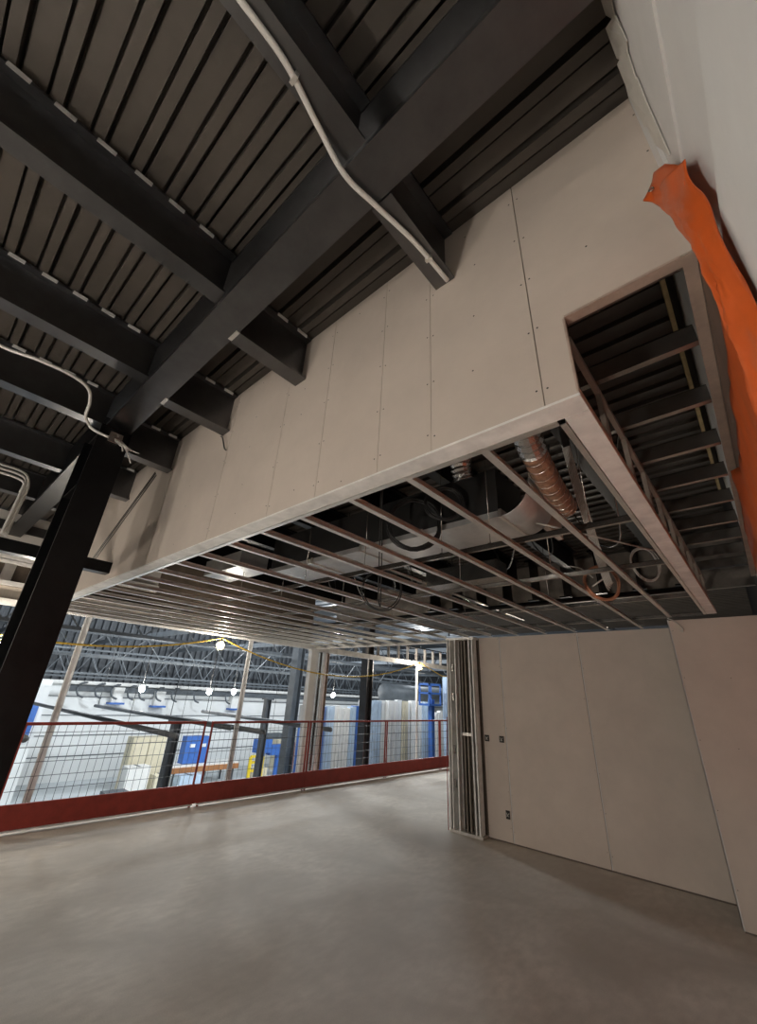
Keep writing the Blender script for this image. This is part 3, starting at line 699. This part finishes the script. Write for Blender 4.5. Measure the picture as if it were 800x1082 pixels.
tag(MB().tube(pts, 0.014, 6).build('power_cable', 'cable_yellow'), 'yellow power cord strung above the fence between the hanging bulbs', 'cord')
# unseen fill bulbs added on stands behind the viewer to brighten the room
RB = [((-2.0, -2.4, 0.32), 'added fill lamp standing on the slab behind the viewer'), ((-3.4, -4.6, 0.5), 'second added fill lamp on the slab farther behind the viewer')]
for p, l in RB:
    t = bulb(p, l, 0.07, 'bulb_fill', 'added fill lamps behind the viewer', False)
    MB().tube([(p[0], p[1], 0.0), (p[0], p[1], 0.03), (p[0], p[1], 0.031), (p[0], p[1], p[2] - 0.08)], 0.02, 10, True, [0.12, 0.12, 0.018, 0.018]).build('fill_lamp_stand', 'cable_black', t)
bulb((-2.6, 10.2, 2.25), 'added unseen bulb in the bay behind the back wall', 0.06, 'bulb', 'bulbs behind the back wall', False)  # added out of sight to light the deck over the rear bay

# ------------------------------------------------------------------ the hall beyond the fence
HZ = -4.2
struct(MB().box(-46, -12, HZ - 0.2, -8.76, 60, HZ).build('floor_hall', 'hallfloor'), 'pale floor of the big hall below', 'floor')
wh = MB().box(-36.3, -12, HZ, -36.0, 60, 1.62)
wh = struct(wh.build('wall_hall', 'hallwhite'), 'long white sheeted wall at the far side of the hall', 'wall')
m = MB()
for z in (0.75, -0.4, -1.6, -2.8): m.box(-36.0, -12, z, -35.96, 60, z + 0.05)
m.build('sheet_seam', 'hallsteel', wh)
MB().box(-36.0, -12, 1.55, -35.7, 60, 1.76).build('top_ledge', 'white', wh)
MB().box(-36.0, 9.0, 1.10, -35.9, 60, 1.50).build('grey_band', 'hallsteel', wh)
# corrugated dark upper wall
m = MB(); y = -12.0; V = []; prof = []
while y < 60:
    prof += [(-36.2, y), (-36.2, y + 0.26), (-36.0, y + 0.3), (-36.0, y + 0.46)]; y += 0.5
n = len(prof)
m.poly([(a, b, 1.66) for a, b in prof] + [(a, b, 8.2) for a, b in prof], [(i, i+1, n+i+1, n+i) for i in range(n - 1)])
struct(m.build('wall_hall_upper', 'halldark'), 'dark corrugated wall above the white sheeting', 'wall')
dh = MB(); prof = []; y = -12.0
while y < 60:
    prof += [(y, 7.9), (y + 0.5, 7.9), (y + 0.55, 8.05), (y + 0.95, 8.05)]; y += 1.0
n = len(prof)
dh.poly([(-36.2, a, b) for a, b in prof] + [(-9.0, a, b) for a, b in prof], [(i, i+1, n+i+1, n+i) for i in range(n - 1)])
struct(dh.build('ceiling_hall', 'halldark'), 'dark deck over the hall', 'ceiling')
struct(MB().box(-46, 60, HZ, -8, 60.3, 8.3).build('wall_hall_end', 'halldark'), 'dark end wall of the hall', 'wall')
# wall above our roof line at slab edge
# roof trusses over the hall
def truss(x, label, y0=-10, y1=50, zb=2.75, zt=3.7, mname='hallsteel', step=0.9):
    m = MB()
    m.box(x - 0.05, y0, zb - 0.05, x + 0.05, y1, zb + 0.05); m.box(x - 0.05, y0, zt - 0.05, x + 0.05, y1, zt + 0.05)
    y = y0; k = 0
    while y < y1 - step:
        a = (x, y, zb if k % 2 else zt); b = (x, y + step, zt if k % 2 else zb)
        m.bar(a, b, 0.04, 0.04); y += step; k += 1
    tag(m.build('roof_truss', mname), label, 'truss', 'roof trusses over the hall')
truss(-34.0, 'farthest grey roof truss against the dark hall wall', zb=2.0, zt=3.4, step=0.8)
truss(-29.0, 'grey roof truss second from the far hall wall', zb=2.15, zt=3.4, step=0.8)
truss(-22.0, 'grey roof truss in the middle of the hall', zb=2.75, zt=3.7, step=0.9)
truss(-15.0, 'nearest grey roof truss over the hall', zb=3.15, zt=4.1, step=0.9)
for i, y in enumerate((4, 9.5, 15, 20.5, 27, 34, 42)):
    m = MB().box(-35.9, y, 4.15, -9.5, y + 0.12, 4.4)
    tag(m.build('hall_purlin', 'hallsteel'), f'long grey roof beam across the hall, {ORD[i]} from the left', 'steel beam', 'long roof beams over the hall')
# hall lights
for p, l in [((-20.0, 7.605, 1.564), 'left bright bulb hanging in the hall between column and first bare stud'), ((-20.0, 10.64, 1.572), 'second bright hall bulb, just left of its close neighbour'), ((-20.0, 11.92, 1.622), 'third bright hall bulb next to the second bare stud'), ((-17.0, 23.4, 1.68), 'far bright hall bulb behind the thin round pole'), ((-20, 18.6, 1.7), 'far bright hall bulb right of the built up post')]:
    bulb(p, l, 0.11, 'bulb_hall', 'bulbs hanging in the hall', False)
    tag(MB().tube([(p[0], p[1], p[2] + 0.185), (p[0], p[1], 7.89)], 0.01, 5).build('lamp_wire', 'cable_black'), 'wire of the ' + ' '.join(l.split(',')[0].split()[:13]), 'wire', 'wires holding the hall bulbs')
# black hooked conduit tails
for i, y in enumerate((9.2, 10.3, 11.3, 12.4, 13.2, 14.4, 15.6, 17.4, 20.2)):
    z = 1.25 - 0.02*i
    m = MB().tube(smoothpath([(-35.0, y + 0.5, z + 0.42), (-35.0, y + 0.1, z + 0.3), (-35.0, y, z), (-35.0, y + 0.15, z - 0.35), (-35.0, y + 0.5, z - 0.5)], 5), 0.06, 6)
    m.tube([(-35.0, y + 0.5, z + 0.42), (-35.69, y + 0.5, z + 0.42)], 0.05, 6)
    tag(m.build('hose_hook', 'hallsteel'), f'dark hooked hose on top of the white hall wall, {ORD[i]} from the left', 'hose', 'hooked hoses on the white wall')
# brackets
for i, (y, z) in enumerate(((12.0, 0.35), (15.0, 0.2), (21.5, 0.1))):
    t = thing('wall_bracket', (-35.5, y, z), f'small blue and white box on the white hall wall, {ORD[i]} from the left', 'bracket', 'brackets on the white hall wall')
    MB().box(-35.95, y - 0.5, z, -35.3, y + 0.5, z + 0.12).build('blue_shelf', 'blue', t)
    MB().box(-35.95, y - 0.35, z + 0.12, -35.5, y + 0.35, z + 1.1).build('white_box', 'white', t)
# left end of the hall: blue sheet and post
tag(MB().box(-31.2, 5.2, -1.2, -31.0, 6.6, 0.5).build('blue_sheet', 'blue'), 'blue sheet hanging in the hall beside the black column', 'sheet')
struct(MB().box(-31.42, 3.0, HZ, -31.22, 6.9, 1.7).build('wall_hall_return', 'hallwhite'), 'white return wall at the left of the hall', 'wall')
# dark tubes sticking out toward the slab
tubes = [((-20, 1.85, 0.9), (-8.85, 1.85, 0.9), 'dark tube at the left edge pointing at the fence'), ((-22, 4.3, 0.9), (-9.0, 4.3, 0.86), 'dark tube pointing at the fence right of the first bare stud'),
         ((-20, 6.05, 0.9), (-10.0, 6.05, 0.9), 'dark tube pointing at the fence between the hall lights and second stud'), ((-14, 6.22, 0.9), (-8.85, 6.22, 0.9), 'dark tube just right of the second bare stud'), ((-16, 8.4, 0.95), (-9.0, 8.4, 0.9), 'dark tube behind the built up post')]
for a, b, l in tubes:
    t = tag(MB().tube([a, b], 0.055, 10).build('steel_tube', 'hallsteel'), l, 'steel tube', 'dark tubes over the hall')
    MB().tube([(a[0] + 0.3, a[1], a[2] + 0.05), (a[0] + 0.3, a[1], 7.89)], 0.012, 5).build('hanger', 'hallsteel', t)
    MB().tube([(b[0] - 2.6, b[1], b[2] + 0.05), (b[0] - 2.6, b[1], 7.89)], 0.006, 5).build('hanger', 'hallsteel', t)
# hall columns
def hcol(x, y, w, z1, l, mname='hallsteel'):
    t = tag(MB().box(x - w/2, y - w/2, HZ + 0.001, x + w/2, y - w/2 + 0.03, z1).box(x - w/2, y + w/2 - 0.03, HZ + 0.001, x + w/2, y + w/2, z1).box(x - 0.02, y - w/2 + 0.03, HZ + 0.001, x + 0.02, y + w/2 - 0.03, z1).build('hall_column', mname), l, 'steel column', 'steel columns in the hall')
    MB().box(x - w*0.8, y - w*0.8, z1, x + w*0.8, y + w*0.8, z1 + 0.05).build('cap_plate', mname, t)
    return t
hcol(-14.0, 6.6, 0.24, 0.75, 'short grey hall column crossing behind the dark tube near the first bulbs')
hcol(-14.0, 9.8, 0.2, 1.45, 'slim grey hall column between the second stud and the thick column')
hcol(-14.0, 10.95, 0.36, 7.8, 'thick grey hall column left of the built up post')
hcol(-8.95, 9.62, 0.26, 4.1, 'dark tall column standing just outside the fence right of the built up post', 'grey_steel')
# white and blue wrapped panels right of the built-up post
rnd = random.Random(3)
x, y = -12.4, 10.2; i = 0
while y < 20.4 and i < 34:
    w = rnd.choice((0.22, 0.3, 0.38)); h = 1.35 + (0.25 if y > 12.9 else 0) + rnd.uniform(-0.06, 0.06) - (0.35 if y > 17.6 else 0)
    mn = rnd.choice(('white', 'white', 'white', 'bluepale', 'hallwhite', 'cream' if y > 14 else 'bluepale'))
    if 11.0 < y < 11.2 or 12.7 < y < 12.95: mn = 'blue'
    dx = rnd.uniform(-0.12, 0.12)
    m = MB().box(x + dx - 0.2, y, HZ + 0.001, x + dx, y + w - 0.02, h)
    m.box(x + dx, y + w*0.3, HZ + 0.2, x + dx + 0.03, y + w*0.55, h - 0.1)
    i += 1
    col = {'white': 'white', 'bluepale': 'pale blue', 'hallwhite': 'off white', 'cream': 'cream', 'blue': 'deep blue'}[mn]
    tag(m.build('wrapped_panel', mn), f'{col} wrapped panel in the hall row, number {i} from the stud post', 'panel', 'upright wrapped panels in the hall')
    y += w
tag(MB().tube([(-14.6, 17.0, 1.95), (-14.6, 24.5, 1.95)], 0.42, 16).build('hall_duct', 'hallsteel'), 'fat dark round duct above the wrapped panels', 'duct')
# blue lift at the right
t = thing('boom_lift', (-11.2, 16.8, HZ), 'blue lift machine standing beyond the fence next to the bare stud wall end', 'lift')
MB().box(-11.5, 15.7, HZ + 0.25, -10.9, 16.9, HZ + 1.3).build('chassis', 'blue', t)
MB().box(-11.3, 16.1, HZ + 1.3, -11.1, 16.3, 1.75).build('mast', 'blue', t)
bm_ = MB().box(-11.5, 15.7, 1.5, -10.95, 16.6, 1.58)
for zz in (1.95, 2.3):
    bm_.box(-11.5, 15.7, zz, -10.95, 15.76, zz + 0.07).box(-11.5, 16.54, zz, -10.95, 16.6, zz + 0.07).box(-11.0, 15.76, zz, -10.95, 16.54, zz + 0.07).box(-11.5, 15.76, zz, -11.45, 16.54, zz + 0.07)
for xx in (-11.5, -11.0):
    for yy in (15.7, 16.54): bm_.box(xx, yy, 1.58, xx + 0.05, yy + 0.06, 2.37)
bm_.build('basket', 'blue', t)
for yy in (15.85, 16.7): MB().tube([(-11.55, yy, HZ + 0.26), (-10.85, yy, HZ + 0.26)], 0.26, 14).build('wheel', 'cable_black', t)
tag(MB().box(-11.2, 17.1, HZ + 0.001, -11.0, 17.3, 2.7).build('hall_post', 'bluepale'), 'pale blue post beside the blue lift', 'post')
# stored things on the hall floor
t = thing('blue_crate', (-31.0, 16.3, -2.3), 'bright blue upright crate on the timber table in the hall', 'crate')
MB().box(-31.5, 15.5, -2.95, -30.8, 17.1, -1.35).build('crate_body', 'blue', t)
m = MB()
for yy in (15.8, 16.6): m.box(-30.8, yy, -2.0, -30.77, yy + 0.35, -1.8)
m.build('handle_slot', 'white', t)
t = thing('timber_table', (-31.0, 17.2, HZ), 'low white topped timber table carrying the blue crate', 'table')
MB().box(-32.0, 14.6, -3.1, -30.2, 19.4, -2.96).build('table_top', 'white', t)
MB().box(-30.2, 14.6, -3.35, -30.1, 19.4, -3.05).build('front_edge', 'wood', t)
for yy in (14.8, 16.9, 19.0):
    for xx in (-31.9, -30.35): MB().box(xx, yy, HZ, xx + 0.12, yy + 0.12, -3.1).build('leg', 'hallsteel', t)
t = thing('cream_cabinet', (-31.5, 13.3, HZ), 'pale cream cabinet standing left of the blue crate', 'cabinet')
MB().box(-32.2, 12.2, HZ + 0.001, -31.2, 14.3, -1.35).build('cabinet_body', 'cream', t)
MB().box(-31.2, 12.3, HZ + 0.2, -31.15, 13.2, -1.5).build('cabinet_door', 'cream', t); MB().box(-31.2, 13.25, HZ + 0.2, -31.15, 14.2, -1.5).build('cabinet_door', 'cream', t)
for i, (x, y, w, h, mn, l) in enumerate([(-29.8, 11.6, 1.3, 1.5, 'white', 'white carton in front of the cream cabinet'), (-29.5, 13.2, 0.9, 1.0, 'cream', 'small cream carton right of the white carton'), (-28.8, 10.4, 1.2, 0.5, 'hallsteel', 'low grey crate left of the cartons'),
        (-29.2, 14.6, 1.4, 0.9, 'bluepale', 'pale blue carton under the timber table edge'), (-29.4, 20.1, 1.0, 0.9, 'cream', 'small cream carton near the yellow trolley'), (-33.0, 24.5, 2.2, 2.2, 'cream', 'tall cream board stack by the far white wall'),
        (-33.5, 27.5, 2.4, 2.6, 'white', 'tall white carton beside the cream board stack'), (-32.0, 30.5, 2.0, 1.9, 'white', 'white block right of the thick grey column')]):
    m = MB().box(x - 0.5, y, HZ + 0.001, x + 0.4, y + w, HZ + h); t = tag(m.build('carton', mn), l, 'carton', 'cartons on the hall floor')
    MB().box(x - 0.52, y + w*0.45, HZ + h, x + 0.42, y + w*0.55, HZ + h + 0.01).build('tape', 'hallsteel', t)
t = thing('yellow_trolley', (-28.5, 19.3, HZ), 'small yellow trolley on the hall floor beside the second bare stud', 'trolley')
m = MB()
for yy in (19.3, 20.3): m.bar((-28.6, yy, HZ + 0.15), (-28.6, yy, HZ + 1.7), 0.16, 0.16)
for z in (0.3, 0.8, 1.3, 1.65): m.box(-28.7, 19.3, HZ + z, -28.5, 20.3, HZ + z + 0.14)
m.build('frame', 'yellow', t); MB().box(-28.5, 19.2, HZ + 0.12, -27.8, 20.4, HZ + 0.22).build('platform', 'yellow', t)
for yy in (19.35, 20.25): MB().tube([(-28.6, yy - 0.05, HZ + 0.15), (-28.6, yy + 0.05, HZ + 0.15)], 0.15, 12).build('wheel', 'cable_black', t)
t = thing('blue_machine', (-31, 22.0, HZ), 'blue and white tool machine on legs in the hall right of the second stud', 'machine')
MB().box(-31.4, 21.2, HZ + 1.6, -30.6, 22.4, HZ + 2.5).build('machine_body', 'blue', t); MB().box(-31.3, 22.4, HZ + 1.4, -30.7, 23.9, HZ + 2.1).build('machine_head', 'blue', t)
MB().box(-31.3, 22.0, HZ + 2.5, -30.7, 23.4, HZ + 2.9).build('machine_cover', 'hallsteel', t); MB().box(-31.1, 21.6, HZ + 0.001, -30.8, 22.0, HZ + 1.6).build('machine_leg', 'blue', t); MB().box(-31.1, 23.2, HZ + 0.001, -30.8, 23.6, HZ + 1.4).build('machine_leg', 'blue', t)
t = thing('red_container', (-30.5, 25.8, HZ), 'dull red box container behind the thick grey column', 'container')
MB().box(-31.4, 25.0, HZ + 0.3, -30.0, 28.6, HZ + 2.0).build('container_body', 'maroon', t); MB().box(-31.5, 24.9, HZ + 2.0, -29.9, 28.7, HZ + 2.12).build('container_lid', 'maroon', t)
m = MB()
for yy in (25.2, 28.2): m.box(-31.3, yy, HZ + 0.001, -30.1, yy + 0.25, HZ + 0.3)
m.build('skid', 'hallsteel', t)
t = thing('blue_scaffold', (-12.0, 9.5, HZ), 'blue scaffold frame just right of the built up post', 'scaffold')
for yy in (9.45, 10.0):
    MB().tube([(-11.6, yy, HZ + 0.001), (-11.6, yy, 0.9)], 0.045, 8).build('upright', 'blue', t)
m = MB()
for z in (-3.2, -1.9, -0.6, 0.4): m.tube([(-11.6, 9.45, z), (-11.6, 10.0, z)], 0.03, 8)
m.build('rung', 'blue', t)
MB().box(-11.9, 9.2, -0.72, -11.3, 10.3, -0.64).build('platform', 'blue', t)

# ------------------------------------------------------------------ lamps (unseen hall lights high up, plus added fill behind the header)
def lamp(p, power, color, size=0.5, name='unseen_hall_light'):
    l = bpy.data.lights.new(name, 'POINT'); l.energy = power; l.color = color; l.shadow_soft_size = size
    o = bpy.data.objects.new(name, l); COL.objects.link(o); o.location = p
    return o
HC = (0.90, 0.96, 1.0)
for p in ((-26, 4, 6.6), (-26, 14, 6.6), (-26, 24, 6.6), (-26, 36, 6.6), (-16, 10, 6.8), (-15, 22, 6.8)):
    lamp(p, 1750, HC)
for p in ((-10.4, 10.5, 4.3), (-10.4, 17.0, 4.3)): lamp(p, 420, HC, 0.25)  # unseen fill added to brighten the wrapped panels
w = bpy.data.worlds.new('World'); S.world = w; w.use_nodes = True
w.node_tree.nodes['Background'].inputs[0].default_value = (0.9, 0.93, 1.0, 1); w.node_tree.nodes['Background'].inputs[1].default_value = 0.035

# ------------------------------------------------------------------ camera
cam = bpy.data.cameras.new('camera'); co = bpy.data.objects.new('camera', cam); COL.objects.link(co)
cam.sensor_fit = 'HORIZONTAL'; cam.sensor_width = 36.0; cam.lens = 431.05/800*36.0
cam.shift_x = 0.0; cam.shift_y = -8.0/800; cam.clip_start = 0.02; cam.clip_end = 200
r = Vector((0.75018538, 0.65950706, 0.04766895)); u = Vector((0.24895305, -0.34849767, 0.9036436)); f = Vector((-0.61257185, 0.66603289, 0.42562415))
co.matrix_world = Matrix(((r.x, u.x, -f.x, 0), (r.y, u.y, -f.y, 0), (r.z, u.z, -f.z, 1.75), (0, 0, 0, 1)))
S.camera = co
S.view_settings.view_transform = 'Standard'; S.view_settings.look = 'None'; S.view_settings.gamma = 1; S.view_settings.exposure = 0.1
S.view_settings.use_curve_mapping = False
